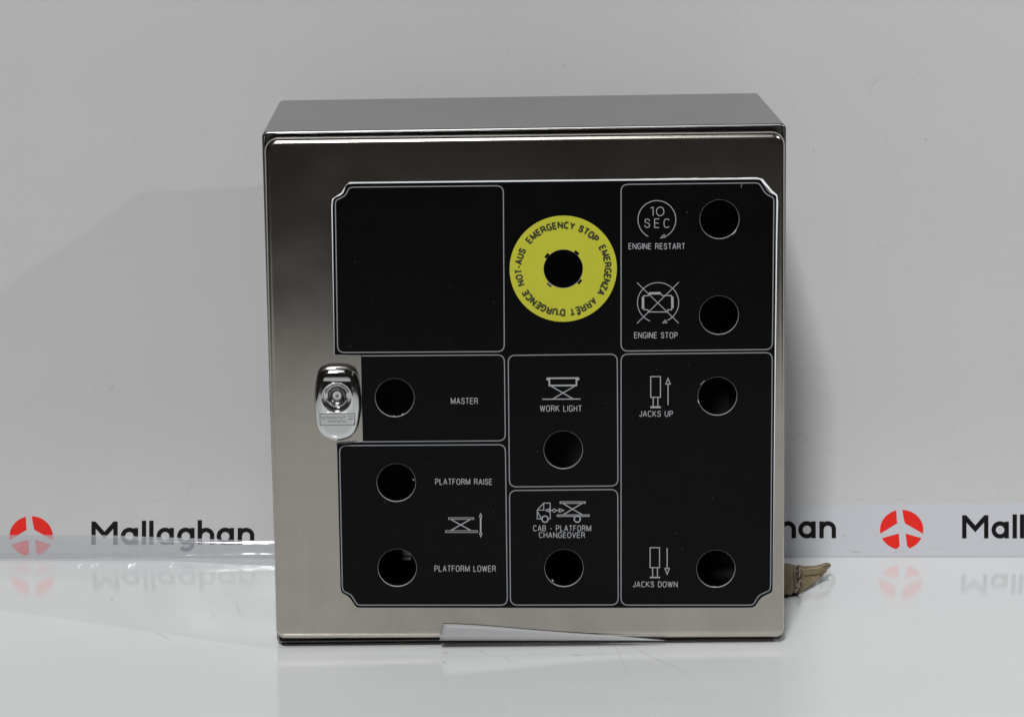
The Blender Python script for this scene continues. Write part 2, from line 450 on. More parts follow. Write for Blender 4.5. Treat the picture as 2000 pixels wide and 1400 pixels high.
for c in hc:
    ring = circ(c, HR - .0001 + HW * .9, 56); r2 = circ(c, HR - .0001, 56); s0 = len(V); k = len(ring)
    V += [Vector((p.x, FY, p.y)) for p in ring] + [Vector((p.x, FY + HW, p.y)) for p in r2] + [Vector((p.x, FY + FT + .0001, p.y)) for p in r2]
    for q in range(2):
        for i in range(k):
            j = (i + 1) % k; Fc.append((s0 + q * k + i, s0 + q * k + j, s0 + (q + 1) * k + j, s0 + (q + 1) * k + i)); mi.append(1)
    idx += list(range(s0, s0 + k)); polys.append([Vector((p.x, p.y, 0)) for p in ring])
for t in tessellate_polygon(polys): Fc.append(tuple(idx[i] for i in t)); mi.append(0)
fascia = child(mesh('fascia_plate', V, Fc, [M_fascia, M_core], mi=mi), cab)
fascia['label'] = 'black engraved fascia plate with nine button holes, a yellow ring label and a cut-out for the lock'

# lit plate edge drawn as a white strip, plus ragged adhesive at top right
def edge_strip(pts, w0, nm):
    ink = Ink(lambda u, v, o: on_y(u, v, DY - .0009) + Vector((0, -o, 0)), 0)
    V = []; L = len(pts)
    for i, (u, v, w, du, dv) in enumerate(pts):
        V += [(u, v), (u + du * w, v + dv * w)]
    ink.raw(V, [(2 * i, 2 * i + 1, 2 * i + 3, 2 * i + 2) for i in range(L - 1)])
    return ink.build(nm, M_lit_edge, cab)
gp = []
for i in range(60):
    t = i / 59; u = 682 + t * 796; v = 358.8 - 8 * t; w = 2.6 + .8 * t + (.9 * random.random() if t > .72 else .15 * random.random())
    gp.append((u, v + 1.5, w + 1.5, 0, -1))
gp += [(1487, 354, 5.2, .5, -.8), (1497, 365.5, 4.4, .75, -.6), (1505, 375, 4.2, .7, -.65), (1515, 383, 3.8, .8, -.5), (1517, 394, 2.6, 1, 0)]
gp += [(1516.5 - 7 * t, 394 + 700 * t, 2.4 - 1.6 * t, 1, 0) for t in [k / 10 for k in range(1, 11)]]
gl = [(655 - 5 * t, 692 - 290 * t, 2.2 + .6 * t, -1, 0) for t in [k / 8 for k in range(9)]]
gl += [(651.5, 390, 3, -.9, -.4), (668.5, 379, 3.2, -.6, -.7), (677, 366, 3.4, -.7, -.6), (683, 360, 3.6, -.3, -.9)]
edge_strip(gl + gp, 0, 'lit_edge_adhesive')

# engraved frames
LW = 2.0
EO = .00003
def frame(pts, radii, closed=True, w=LW):
    ink = Ink(fas, EO); ink.stroke(rpoly(pts, radii, 6, closed), w, closed); return ink.build('engraved_frame', M_frame, fascia)
def sub(o): return o
R_ = 14
frame([(985, 686.5), (659.5, 688.5), (655, 399), (656, 391.5), (674.5, 382.5), (682, 366.5), (694, 365.8), (983, 363)], [R_, R_, 5, 8, 7, 8, 5, R_])
frame([(1213, 360.5), (1472, 357.5), (1482.5, 357.8), (1495.5, 379), (1511, 386.5), (1511.5, 396), (1508.5, 682.5), (1213, 685.5)], [R_, 5, 8, 7, 8, 5, R_, R_])
frame([(706, 695), (985, 693), (987, 860.5), (709, 862.5)], [0, R_, R_, 0], False)
frame([(992.5, 694), (1205.5, 691.5), (1207, 948.5), (995, 950.5)], R_)
frame([(995, 957.5), (1206.5, 955.5), (1207.5, 1180.5), (997, 1181)], R_)
frame([(1213, 691.5), (1508.5, 688.5), (1505, 1143), (1504, 1152), (1482, 1162), (1471, 1180.5), (1461, 1181), (1213, 1181)], [R_, R_, 5, 8, 7, 8, 5, R_])
frame([(663, 870), (987, 868), (991, 1181), (708, 1181), (698, 1181), (686.5, 1161.5), (670, 1153.5), (668.5, 1143)], [R_, R_, R_, 5, 8, 7, 8, 5])

# captions and symbols
def cap(*lines, w=1.38, m=M_line, name='caption'):
    ink = Ink(fas, .00004)
    for ln in lines: caption(ink, *ln[:5], ln[5] if len(ln) > 5 else w)
    return ink.build(name, m, fascia)
cap(('ENGINE RESTART', 1227.5, 1338, 475, 487)); cap(('ENGINE STOP', 1238.5, 1323.5, 648.6, 660.6))
cap(('10', 1270, 1296.5, 404, 422.3, 1.5), ('SEC', 1258.5, 1308, 427, 445.3, 1.5))
cap(('MASTER', 880.5, 933.5, 776.6, 789)); cap(('PLATFORM RAISE', 850, 961.5, 934.3, 946.2)); cap(('PLATFORM LOWER', 848.5, 968.5, 1103.6, 1115.8))
cap(('WORK LIGHT', 1054.5, 1136.3, 791.3, 803.6)); cap(('CAB - PLATFORM', 1041.3, 1154.5, 1025.2, 1037)); cap(('CHANGEOVER', 1052.5, 1142.5, 1038.6, 1050))
cap(('JACKS UP', 1248.5, 1314.5, 801.8, 813.8)); cap(('JACKS DOWN', 1236, 1323.5, 1134.6, 1146.2))
def icon(f, m=M_line):
    ink = Ink(fas, .00004); f(ink); return ink.build('engraved_symbol', m, fascia)
sw = 1.45
def ic_restart(k):
    k.stroke(arc(1283, 429, 37, 37, 243, -61, 50), sw)
    k.stroke([(1297, 458.5), (1290.5, 464.8), (1299.5, 463.3)], sw, True)
def ic_stop(k):
    k.stroke(arc(1285.3, 591, 40.3, 39, 247, -63, 50), sw)
    k.stroke([(1299.5, 625), (1294.8, 630.2), (1302.2, 630)], sw, True)
    k.stroke([(1244, 552), (1325.5, 631)], sw); k.stroke([(1326, 551), (1244, 631.5)], sw)
    q = [(400, 405), (497, 405), (505, 368), (765, 368), (785, 400), (985, 400), (990, 700), (910, 700), (905, 745), (500, 745), (490, 700), (405, 700)]
    k.stroke([(1220 + x / 10.77, 540 + y / 10.77) for x, y in q], 1.7, True)
    z = lambda x, y: (1220 + x / 10.77, 540 + y / 10.77)
    k.stroke([z(510, 352), z(758, 348)], 3.8); k.stroke([z(377, 430), z(375, 678)], 2.8); k.stroke([z(1012, 425), z(1014, 668)], 2.8)
def ic_plat(k):
    z = lambda x, y: (620 + x / 4, 850 + y / 4)
    k.stroke([z(1025, 642), z(1221, 642), z(1221, 655), z(1025, 655)], 1.2, True); k.stroke([z(1001, 743), z(1250, 743), z(1250, 757), z(1001, 757)], 1.2, True)
    k.stroke([z(1045, 657), z(1197, 741)], 2); k.stroke([z(1192, 657), z(1043, 741)], 2)
    k.stroke([z(1275, 642), z(1275, 758)], 3)
    k.stroke([z(1275, 610), z(1284, 633), z(1275, 645), z(1266, 633)], 1.6, True); k.stroke([z(1276, 790), z(1285, 766), z(1276, 756), z(1267, 766)], 1.6, True)
def ic_work(k):
    z = lambda x, y: (970 + x / 4.826, 670 + y / 4.826)
    k.stroke([z(497, 331), z(752, 329), z(752, 398), z(497, 400)], 3, True)
    k.disc(z(483, 338), 3.1); k.disc(z(765, 336), 3.1)
    k.stroke([z(515, 405), z(720, 525)], 1.9); k.stroke([z(735, 405), z(530, 525)], 1.9); k.stroke([z(430, 528), z(790, 526)], 2)
def ic_cab(k):
    z = lambda x, y: (970 + x / 5, 930 + y / 5)
    k.stroke([z(508, 413), z(523, 413), z(523, 260), z(460, 260), z(397, 328), z(396, 413), z(438, 413)], 1.7)
    k.stroke([z(460, 262), z(460, 328), z(397, 328)], 1.5); k.stroke([z(397, 340), z(436, 408)], 1.7)
    k.stroke(arc(*z(472, 416), 6, 6, 0, 345, 22), 2.3, True); k.stroke(arc(*z(787, 416), 6, 6, 0, 345, 22), 2.3, True)
    k.stroke([z(477, 330), z(511, 315), z(511, 344)], 1.6, True); k.stroke([z(654, 331), z(612, 315), z(612, 348)], 1.6, True)
    k.stroke([z(512, 331), z(548, 331)], 1.9); k.stroke([z(578, 331), z(610, 331)], 1.9); k.stroke(arc(*z(563, 332), 3, 3, 0, 340, 16), 1.5, True)
    k.stroke([z(619, 246), z(866, 246), z(866, 262), z(619, 262)], 1.4, True); k.stroke([z(591, 374), z(904, 374), z(904, 389), z(591, 389)], 1.4, True)
    k.stroke([z(650, 265), z(835, 372)], 1.9); k.stroke([z(830, 265), z(650, 372)], 1.9)
def ic_up(k):
    z = lambda x, y: (1200 + x / 5.385, 670 + y / 5.385)
    k.stroke([z(382, 352), z(484, 352), z(484, 569), z(382, 569)], 1.8, True); k.stroke([z(408, 570), z(408, 665)], 1.8); k.stroke([z(457, 570), z(457, 665)], 1.8)
    k.stroke([z(378, 673), z(488, 673)], 3.6); k.stroke([z(564, 432), z(564, 650)], 1.9); k.stroke([z(564, 370), z(541, 430), z(588, 430)], 1.7, True)
def ic_down(k):
    z = lambda x, y: (1200 + x / 4.117, 930 + y / 4.117)
    k.stroke([z(287, 572), z(363, 572), z(363, 732), z(287, 732)], 1.8, True); k.stroke([z(307, 734), z(307, 803)], 1.8); k.stroke([z(346, 734), z(346, 803)], 1.8)
    k.stroke([z(285, 811), z(367, 811)], 2.6); k.stroke([z(424, 575), z(424, 737)], 1.9); k.stroke([z(406, 739), z(442, 739), z(424, 785)], 1.7, True)
for f in (ic_restart, ic_stop, ic_plat, ic_work, ic_cab, ic_up, ic_down): icon(f)
# scratch and dust on the fascia
ink = Ink(fas, .00005)
ink.stroke([(1449, 359), (1447.6, 364), (1447.8, 367)], 1.3)
for (u, v, r) in [(693, 511, .9), (727, 582, .6), (880, 560, .6), (879, 661, .6), (684, 676, .8), (1342, 415, .9), (1085, 629, .8), (1031, 637, .6), (964, 590, .7), (1283, 722, .7), (1344, 713, .8),
                  (964, 999, .7), (833, 907, .7), (1116, 845, .7), (1182, 787, .7), (1050, 881, .7), (1392, 973, .8), (1320, 1041, .8), (1333, 1070, .8), (1055, 1089, .7), (1458, 1042, .5), (752, 980, .7)]:
    a = random.random() * 3; dx, dy = math.cos(a) * r, math.sin(a) * r
    ink.stroke([(u - dx, v - dy), (u + dx, v + dy)], r * 1.1)
kb = Ink(lambda u, v, o: fas(u, v, o + .0001), .0)
for P, w in (([(1429, 458.5), (1435, 454), (1438, 448.5)], 1.3), ([(768, 812.5), (771, 812)], 1.8), ([(785, 809.5), (788, 807.5)], 2.0), ([(1071, 553), (1078, 559), (1088, 561)], 1.2), ([(1078, 1131), (1081, 1135)], 1.8), ([(1363.5, 781), (1365, 787)], 1.6), ([(1368, 751), (1376, 743)], .8), ([(806, 935), (809, 938)], 1.2), ([(1392, 1144.5), (1402, 1146)], 1.3)):
    kb.stroke(P, w)
tag(kb.build('burr_highlights', M_core, fascia), kind='stuff')  # burrs at the hole rims, their highlights drawn as bright dashes
tag(ink.build('dust_specks', simple('grey_dust', (.13, .13, .13), .8), fascia), kind='stuff')

# ------------------------------------------------------------------ yellow emergency ring
YO = .0006
yc = on_y(1100, 525, FY); RY = .03895
def ylab(u, v, o=0): p = on_y(u, v, FY - YO); return Vector((p.x, p.y - o, p.z))
no = 96; outer = [Vector((yc.x + RY * math.cos(2 * math.pi * i / no), yc.z + RY * math.sin(2 * math.pi * i / no))) for i in range(no)]
inner = []
RI = .0143
tabs = [50, 140.5, 229, 321]
for i in range(180):
    a = i * 2; r = RI
    inner.append((a, r))
pts = []
tw = 7.5
for a in range(0, 360, 2):
    near = [t for t in tabs if abs((a - t + 180) % 360 - 180) < tw]
    if near: continue
    pts.append((a, RI))
for t in tabs:
    pts += [(t - tw, RI), (t - tw + .6, RI + .0021), (t + tw - .6, RI + .0021), (t + tw, RI)]
pts.sort(key=lambda q: q[0])
inner = [Vector((yc.x + r * math.cos(math.radians(a)), yc.z + r * math.sin(math.radians(a)))) for a, r in pts]
V = [Vector((p.x, FY - YO, p.y)) for p in outer] + [Vector((p.x, FY - YO, p.y)) for p in inner]
k = len(V); V += [Vector((v.x, FY - .00005, v.z)) for v in V]
Fc = [tuple(t) for t in tessellate_polygon([[Vector((p.x, p.y, 0)) for p in outer], [Vector((p.x, p.y, 0)) for p in inner]])]
for i in range(no): j = (i + 1) % no; Fc.append((i, j, k + j, k + i))
ni = len(inner)
for i in range(ni): j = (i + 1) % ni; Fc.append((no + i, no + j, k + no + j, k + no + i))
ring = child(mesh('emergency_stop_ring', V, Fc, M_yellow), cab); ring['label'] = 'yellow ring label reading EMERGENCY STOP in four languages'
# dark face of the notches (plate shows through)
def ringtext(t, a0, a1):
    lay, W = text_layout(t, .17); r0, r1 = 79.4, 93.8; h = r1 - r0; w = 3.1
    ink = Ink(ylab, .00004)
    c0 = lay[0][2] / 2; c1 = W - lay[-1][2] / 2
    sx = math.radians(a0 - a1) * 86 / (c1 - c0)
    for ch, x, cw, st in lay:
        a = math.radians(a0) - (x + cw / 2 - c0) * sx / 86
        for s in st:
            P = []
            for px_, py_ in s:
                lx = (px_ - cw / 2) * sx * .84; ly = r0 + w / 2 + py_ * (h - w)
                X = ly * math.cos(a) + lx * math.sin(a); Y = ly * math.sin(a) - lx * math.cos(a)
                P.append((1100 + X * 1.01, 525 - Y * .985))
            ink.stroke(P, w)
    child(ink.build('lettering', M_yel_letter), ring)
def child2(o, p): pass
for t, a0, a1 in (('EMERGENCY STOP', 139.5, 43.7), ('EMERGENZA', 28.7, -32.2), ("ARRÊT D'URGENCE", -47.6, -147.1), ('NOT-AUS', 199.2, 156)):
    ringtext(t, a0, a1)

# ------------------------------------------------------------------ the lock
LY = DY
def lock_outline(s=1.0, cx=659.5, cz=785):
    base = [(659, 711.5), (682, 714), (696, 721.5), (702, 740), (706.5, 770), (706.5, 800), (702, 828), (696, 843), (683, 853), (659, 858.5), (637, 853), (624, 843), (617, 828), (613.5, 800), (613.5, 770), (617.5, 740), (622, 721.5), (636, 714)]
    P = rpoly(base, 20, 6)
    return [(cx + (u - cx) * s, cz + (v - cz) * s) for u, v in P]
def lock_inset(d):
    P = [Vector(p) for p in lock_outline()]
    return offset2(P, d)
prof = [(0, -.0003), (0, .0035), (.6, .0062), (2.0, .0084), (4.2, .0101), (7.5, .0113), (12, .0119), (15, .0120)]
V = []; Fc = []; n = None
for d, h in prof:
    P = lock_inset(d); n = len(P)
    for p in P:
        q = on_y(p.x, p.y, LY); V.append(Vector((q.x, LY - h, q.z)))
for k in range(len(prof) - 1):
    for i in range(n): j = (i + 1) % n; Fc.append((k * n + i, k * n + j, (k + 1) * n + j, (k + 1) * n + i))
# face with a round recess; cylindrical sag so the face reads domed
lc = on_y(657.5, 776, LY - .012); RL = .0110
idx = list(range((len(prof) - 1) * n, len(prof) * n)); polys = [[Vector((V[i].x, V[i].z, 0)) for i in idx]]
s0 = len(V); ringv = circ(lc, RL, 40); V += [Vector((p.x, LY - .0122, p.y)) for p in ringv]
idx2 = idx + list(range(s0, s0 + 40)); polys.append([Vector((p.x, p.y, 0)) for p in ringv])
for t in tessellate_polygon(polys): Fc.append(tuple(idx2[i] for i in t))
lp = [(.0004, -.0126), (-.0008, -.0124), (-.0013, -.0105), (-.0013, -.0055)]
prev = s0
for dr, y in lp:
    s1 = len(V); V += [Vector((p.x, LY + y, p.y)) for p in circ(lc, RL + dr, 40)]
    for i in range(40): j = (i + 1) % 40; Fc.append((prev + i, prev + j, s1 + j, s1 + i))
    prev = s1
Fc.append(tuple(prev + i for i in range(40)))
lock = child(mesh('lock', V, Fc, M_chrome, smooth=True, wn=True), cab); lock['label'] = 'chrome lock plate on the left of the door'
# insert: turned disc with two raised arcs and a central pin
def ringseg(name, r0, r1, y0, y1, a0, a1, m, n=24, parent=lock, cen=lc):
    V = []; Fc = []
    for i in range(n + 1):
        a = math.radians(a0 + (a1 - a0) * i / n); c, s = math.cos(a), math.sin(a)
        for r, y in ((r0, y0), (r0, y1), (r0 + (r1 - r0) * .2, y1 - .0003), (r1 - (r1 - r0) * .2, y1 - .0003), (r1, y1), (r1, y0)): V.append(Vector((cen.x + r * c, LY + y, cen.z + r * s)))
    for i in range(n):
        for k in range(5): b0 = i * 6; Fc.append((b0 + k, b0 + k + 1, b0 + k + 7, b0 + k + 6))
    if abs(a1 - a0) < 359: Fc += [tuple(range(6)), tuple(n * 6 + k for k in range(6))]
    return child(mesh(name, V, Fc, m, smooth=False), parent)
ringseg('key_insert', .0074, .0091, -.0056, -.0096, 18, 162, M_chrome_satin); ringseg('key_insert', .0066, .0083, -.0056, -.0090, 200, 340, M_chrome_satin)
def dome(name, cen, r, y0, h, m, parent, n=28, rings=6, cone=False):
    V = []; Fc = []
    for k in range(rings + 1):
        t = k / rings * math.pi / 2; rr_ = r * math.cos(t); yy = y0 - h * (math.sin(t) if not cone else k / rings)
        for i in range(n): a = 2 * math.pi * i / n; V.append(Vector((cen.x + rr_ * math.cos(a), yy, cen.z + rr_ * math.sin(a))))
    for k in range(rings):
        for i in range(n): j = (i + 1) % n; Fc.append((k * n + i, k * n + j, (k + 1) * n + j, (k + 1) * n + i))
    return child(mesh(name, V, Fc, m, smooth=True), parent)
# bowl round the key pin
V = []; Fc = []; nn = 32
for r, y in ((.0068, -.0057), (.0066, -.0082), (.0056, -.0084), (.0042, -.0066), (.0028, -.0050), (.0018, -.0046), (.0017, -.0030)):
    for i in range(nn): a = 2 * math.pi * i / nn; V.append(Vector((lc.x + r * math.cos(a), LY + y, lc.z + r * math.sin(a))))
for k in range(6):
    for i in range(nn): j = (i + 1) % nn; Fc.append((k * nn + i, k * nn + j, (k + 1) * nn + j, (k + 1) * nn + i))
M_sock = simple('dark_satin_zinc', (.17, .17, .17), .25, 1)  # socket zinc in a darker tone than the other lock parts
child(mesh('key_socket', V, Fc, M_sock, smooth=True), lock)
dome('key_pin', lc + Vector((0, 0, -.0003)), .0012, LY - .0046, .0032, M_chrome, lock, 16)
# sunken name plate with worn raised marks
def rectblock(name, u0, v0, u1, v1, y0, y1, m, parent, bev=.00025):
    a = on_y(u0, v1, LY - .012); c = on_y(u1, v0, LY - .012)
    V = []
    for y, ins in ((y0, 0), (y1 + bev, 0), (y1, bev)):
        V += [(a.x + ins, y, a.z + ins), (c.x - ins, y, a.z + ins), (c.x - ins, y, c.z - ins), (a.x + ins, y, c.z - ins)]
    Fc = [(0, 1, 5, 4), (1, 2, 6, 5), (2, 3, 7, 6), (3, 0, 4, 7), (4, 5, 9, 8), (5, 6, 10, 9), (6, 7, 11, 10), (7, 4, 8, 11), (8, 9, 10, 11)]
    return child(mesh(name, V, Fc, m), parent)
TOPY = LY - .0122
pl = Ink(lambda u, v, o: on_y(u, v, TOPY - o), .0000)
V = []; Fc = []
def addbox(u0, v0, u1, v1, h):
    a = on_y(u0, v1, TOPY); c = on_y(u1, v0, TOPY); b0 = len(V); e = .0001
    for y, ins in ((TOPY + .0004, 0), (TOPY - h, e)):
        V.extend([(a.x + ins, y, a.z + ins), (c.x - ins, y, a.z + ins), (c.x - ins, y, c.z - ins), (a.x + ins, y, c.z - ins)])
    Fc.extend([tuple(b0 + i for i in f) for f in ((0, 1, 5, 4), (1, 2, 6, 5), (2, 3, 7, 6), (3, 0, 4, 7), (4, 5, 6, 7))])
addbox(624, 807, 694, 809, .0005); addbox(624, 829, 694, 831, .0005); addbox(624, 809.2, 625.6, 828.8, .0005); addbox(692.4, 809.2, 694, 828.8, .0005)
child(mesh('nameplate_border', V, Fc, M_chrome_satin), lock)
V = []; Fc = []
u = 627
while u < 676:
    w = random.uniform(1.2, 3.0); y0 = random.uniform(812, 814.5); addbox(u, y0, u + w, y0 + random.uniform(3.5, 6.5), .0004); u += w + random.uniform(.5, 1.2)
u = 640
while u < 674:
    w = random.uniform(1.2, 2.6); y0 = random.uniform(820, 821.2); addbox(u, y0, u + w, y0 + random.uniform(3, 4.5), .0004); u += w + random.uniform(.5, 1.0)
addbox(680, 812.5, 690, 814, .0004); addbox(680, 817, 690, 819, .0004)
child(mesh('nameplate_relief', V, Fc, M_chrome_satin), lock)

# ------------------------------------------------------------------ printed joint tape
def strip_pt(u, v, o=0.0): return on_plane(u, v, S0, n_s) + (-n_s if n_s.y > 0 else n_s) * o
OUT = (-n_s if n_s.y > 0 else n_s)
def strip_sheet(name, x0, x1, v0, v1, m, off):
    """thin tape on the sloped strip between photo rows v0 (left end, right end) and the joint"""
    V = []; n = 24
    for i in range(n + 1):
        u = x0 + (x1 - x0) * i / n; t = i / n
        p = strip_pt(u, v0[0] + (v0[1] - v0[0]) * t); q = strip_pt(u, v1[0] + (v1[1] - v1[0]) * t)
        V += [q + OUT * off, p + OUT * off, p]
    Fc = []
    for i in range(n): a = 3 * i; Fc += [(a, a + 3, a + 4, a + 1), (a + 1, a + 4, a + 5, a + 2)]
    return mesh(name, V, Fc, m, fixn=False)
tr = empty('printed_tape', strip_pt(1560, 1085)); tag(tr, 'white printed joint tape to the right of the cabinet, with a whole red round emblem', 'tape', group='printed tapes along the wall joint')
tl = empty('printed_tape', strip_pt(500, 1085)); tag(tl, 'white printed joint tape to the left of the cabinet, half covered by milky clear tape', 'tape', group='printed tapes along the wall joint')
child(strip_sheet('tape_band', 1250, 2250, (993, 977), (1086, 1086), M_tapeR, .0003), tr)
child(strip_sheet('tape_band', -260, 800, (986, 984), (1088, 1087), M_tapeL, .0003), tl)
def word(x0, base, root):
    """the lettering as printed: single-storey geometric lower case, drawn in strokes"""
    y = lambda v: base + v
    w = 8.6
    def st(P):
        k = Ink(strip_pt, .00045, 1e-5)
        for q in P: k.stroke(q, w)
        child(k.build('letter', M_black_print), root)
    k = Ink(strip_pt, .00045, 1e-5)
    if 0: k.stroke([(x0 + 4.3, y(0)), (x0 + 4.3, y(-42.0)), (x0 + 25.7, y(-18.5)), (x0 + 47.0, y(-42.0)), (x0 + 47.2, y(0))], w)
    k.poly([(x0, y(0)), (x0, y(-45.3)), (x0 + 8.2, y(-45.3)), (x0 + 25.7, y(-25.5)), (x0 + 43.2, y(-45.3)), (x0 + 51.4, y(-45.3)), (x0 + 51.4, y(0)), (x0 + 42.8, y(0)), (x0 + 42.8, y(-31)), (x0 + 25.7, y(-12)), (x0 + 8.6, y(-31)), (x0 + 8.6, y(0))])
    child(k.build('letter', M_black_print), root)
    def ring_(cx): return arc(cx, y(-16.6), 12.6, 12.6, 0, 360, 28)
    def a_(x): st([ring_(x + 16.9), [(x + 29.8, y(0)), (x + 29.8, y(-32.8))]])
    def l_(x, top=-47): st([[(x + 4.2, y(0)), (x + 4.2, y(top))]])
    def h_(x, top): st([[(x + 4.2, y(0)), (x + 4.2, y(top))], [(x + 28.2, y(0)), (x + 28.2, y(-17))] + arc(x + 16.4, y(-17.6), 11.9, 11.4, 0, 180, 16)])
    a_(x0 + 57.3); l_(x0 + 98.6); l_(x0 + 113); a_(x0 + 127.2)
    st([ring_(x0 + 184.3), [(x0 + 197.2, y(-32.8)), (x0 + 197.2, y(-2))] + arc(x0 + 184.6, y(-2), 12.6, 11.5, 0, -140, 14)])
    h_(x0 + 207.6, -48); a_(x0 + 244.6); h_(x0 + 285.8, -32.8)
word(178.6, 1063.3, tl); word(1314.5, 1050.6, tr); word(1879, 1051, tr)
def logo(cx, cy, root):
    z = lambda x, y: (cx + (x - 987) / 3.783, cy + (y - 354) / 3.783)
    def arcz(a0, a1, n=14): return [(987 + 160 * math.cos(math.radians(a0 + (a1 - a0) * i / n)), 356 - 147 * math.sin(math.radians(a0 + (a1 - a0) * i / n))) for i in range(n + 1)]
    for P in ([(948, 211)] + arcz(108, 191) + [(955, 308), (951, 285)], [(991, 210)] + arcz(84, -11) [0:] + [(1010, 308), (1003, 275)],
              [(966, 384), (972, 475), (960, 490)] + arcz(256, 205), [(1016, 385), (1137, 419)] + arcz(-26, -62) + [(1045, 494), (1027, 475)]):
        k = Ink(strip_pt, .00045); k.poly([z(*p) for p in P]); child(k.build('emblem_segment', M_red_print), root)
logo(1761, 1033.5, tr); logo(61, 1046, tl)

# milky clear tape laid over the lower half of the left strip and onto the floor
V = []; n = 90
rows = 11
for i in range(n + 1):
    t = i / n; u = -120 + t * 740
    top = 1044.5 + 12 * max(0, (u - 200) / 330)
    flo = 1092 + max(0, (u - 330)) * .045
    P = []
    a = strip_pt(u, top); jn = strip_pt(u, 1088) ; f = on_z(u, flo + 3, 0)
    wob = lambda k: .0002 * math.sin(u * .06 + k * 2.1) + .00012 * math.sin(u * .17 + k)
    lift = .0004 + .0012 * max(0, min(1, (u - 150) / 300))
    g_ = max(0, min(1, (u - 60) / 260)) * (1 - .55 * max(0, min(1, (u - 420) / 110)))
    for s_, o_ in ((0, 0), (.05, .22), (.20, .88), (.30, 1.0), (.5, .7)):
        P.append(a.lerp(jn, s_) + OUT * (.0006 + o_ * (.0002 + .00115 * g_) + (wob(s_ * 4) * .35 if s_ > .25 else 0)))
    P.append(a.lerp(jn, .8) + OUT * (.0010 + wob(3)))
    j_ = max(0, min(1, (u - 330) / 150))
    P.append(a.lerp(jn, .95) + OUT * (.0004 + .0008 * j_) + Vector((0, -.0006, .0006)) * j_)
    P.append(jn.lerp(f, .12) + Vector((0, -.0012 * j_, .0004 + .0009 * j_ + lift * .4 * j_)))
    P.append(jn.lerp(f, .4) + Vector((0, -.0006, .0011 + lift * .5 + wob(4))))
    P.append(jn.lerp(f, .8) + Vector((0, 0, .0006 + wob(5) * .5 + .0001)))
    P.append(f + Vector((0, 0, .0003)))
    V += P
Fc = [(i * rows + k, (i + 1) * rows + k, (i + 1) * rows + k + 1, i * rows + k + 1) for i in range(n) for k in range(rows - 1)]
ct = mesh('clear_tape', V, Fc, M_milky, smooth=True)
for i_, p_ in enumerate(ct.data.polygons):
    if i_ % (rows - 1) >= 4 and i_ // (rows - 1) < 58: p_.use_smooth = False
tag(ct, 'milky creased tape over the lower half of the lettering left of the cabinet', 'tape')

# ------------------------------------------------------------------ paper slip at the foot of the door
V = []; Fc = []; mi = []; n = 36; K = 8
for i in range(n + 1):
    t = i / n; ub = 858 + t * 440; ut = 866.5 + t * 432
    vt = min(1217.5 + 3 * t + 29 * t ** 1.15 - 1.2 * math.sin(t * 9) * (1 - t), 1249.8)
    for k in range(3): V.append(on_z(ub + 3 * (2 - k) * (1 - t), 1254.2 + (6.6 - 6.4 * t) * (2 - k) / 2, .0005 + .0006 * k))
    for k in range(K - 3):
        q = k / (K - 4); yy = DY - .0013 - .002 * (1 - q) * (1 - t * .6) - .0006 * math.sin(q * math.pi) * (1 - t)
        V.append(on_y(ub + (ut - ub) * q, 1250.2 + (vt - 1250.2) * q, yy))
for i in range(n):
    for k in range(K - 1):
        if k != 2: Fc.append((i * K + k, (i + 1) * K + k, (i + 1) * K + k + 1, i * K + k + 1)); mi.append(1 if k < 3 else 0)
m, nt, b = new_mat('clear_film'); M_film = m
b.inputs['Base Color'].default_value = (.5, .48, .47, 1); b.inputs['Roughness'].default_value = .25; b.inputs['Alpha'].default_value = .30
slip = mesh('paper_slip', V, Fc, [M_paper, M_film], smooth=True, fixn=False, mi=mi)
sm = slip.modifiers.new('thick', 'SOLIDIFY'); sm.thickness = .0002; sm.offset = 0
tag(slip, 'thin tapering white paper slip standing against the bottom edge of the steel door', 'paper')

# ------------------------------------------------------------------ cardboard scrap
def card_sheet(name, top, bot, zt, zb_, m, nx, thick, crease=None, parent=None):
    V = []; ny = 8
    for i in range(nx + 1):
        t = i / nx
        def lerp(L):
            x = t * (len(L) - 1); a = int(min(x, len(L) - 2)); f = x - a
            return (L[a][0] * (1 - f) + L[a + 1][0] * f, L[a][1] * (1 - f) + L[a + 1][1] * f)
        def l1(L):
            x = t * (len(L) - 1); a = int(min(x, len(L) - 2)); f = x - a; return L[a] * (1 - f) + L[a + 1] * f
        a = lerp(top); b_ = lerp(bot)
        A_ = on_z(*a, l1(zt)); B_ = on_z(*b_, l1(zb_))
        for k in range(ny + 1):
            s = k / ny; p = A_.lerp(B_, s)
            if crease: p.z += crease(t, s)
            V.append(p)
    Fc = [(i * (ny + 1) + k, (i + 1) * (ny + 1) + k, (i + 1) * (ny + 1) + k + 1, i * (ny + 1) + k + 1) for i in range(nx) for k in range(ny)]
    o = mesh(name, V, Fc, m, smooth=False)
    s = o.modifiers.new('t', 'SOLIDIFY'); s.thickness = thick; s.offset = -1
    if parent: child(o, parent)
    return o
cb = empty('cardboard_scrap', on_z(1560, 1150)); tag(cb, 'torn brown corrugated cardboard scrap poking out behind the right side of the cabinet', 'cardboard')
random.seed(3)
jag = [random.uniform(-1, 1) for _ in range(400)]
def cz(t, s): return .0006 * math.sin(s * 20 + t * 9) + .0008 * math.exp(-((t - .0) / .08) ** 2)
card_sheet('torn_flap', [(1558, 1104), (1567, 1106), (1582, 1104), (1600, 1101), (1612, 1099.5), (1621, 1100.5)], [(1556, 1154), (1566, 1153.5), (1584, 1141), (1600, 1129), (1612, 1115), (1622.5, 1102.5)],
           [.013, .014, .014, .015, .014, .012], [.002, .003, .004, .006, .009, .0112], M_card, 18, .0012, cz, cb)
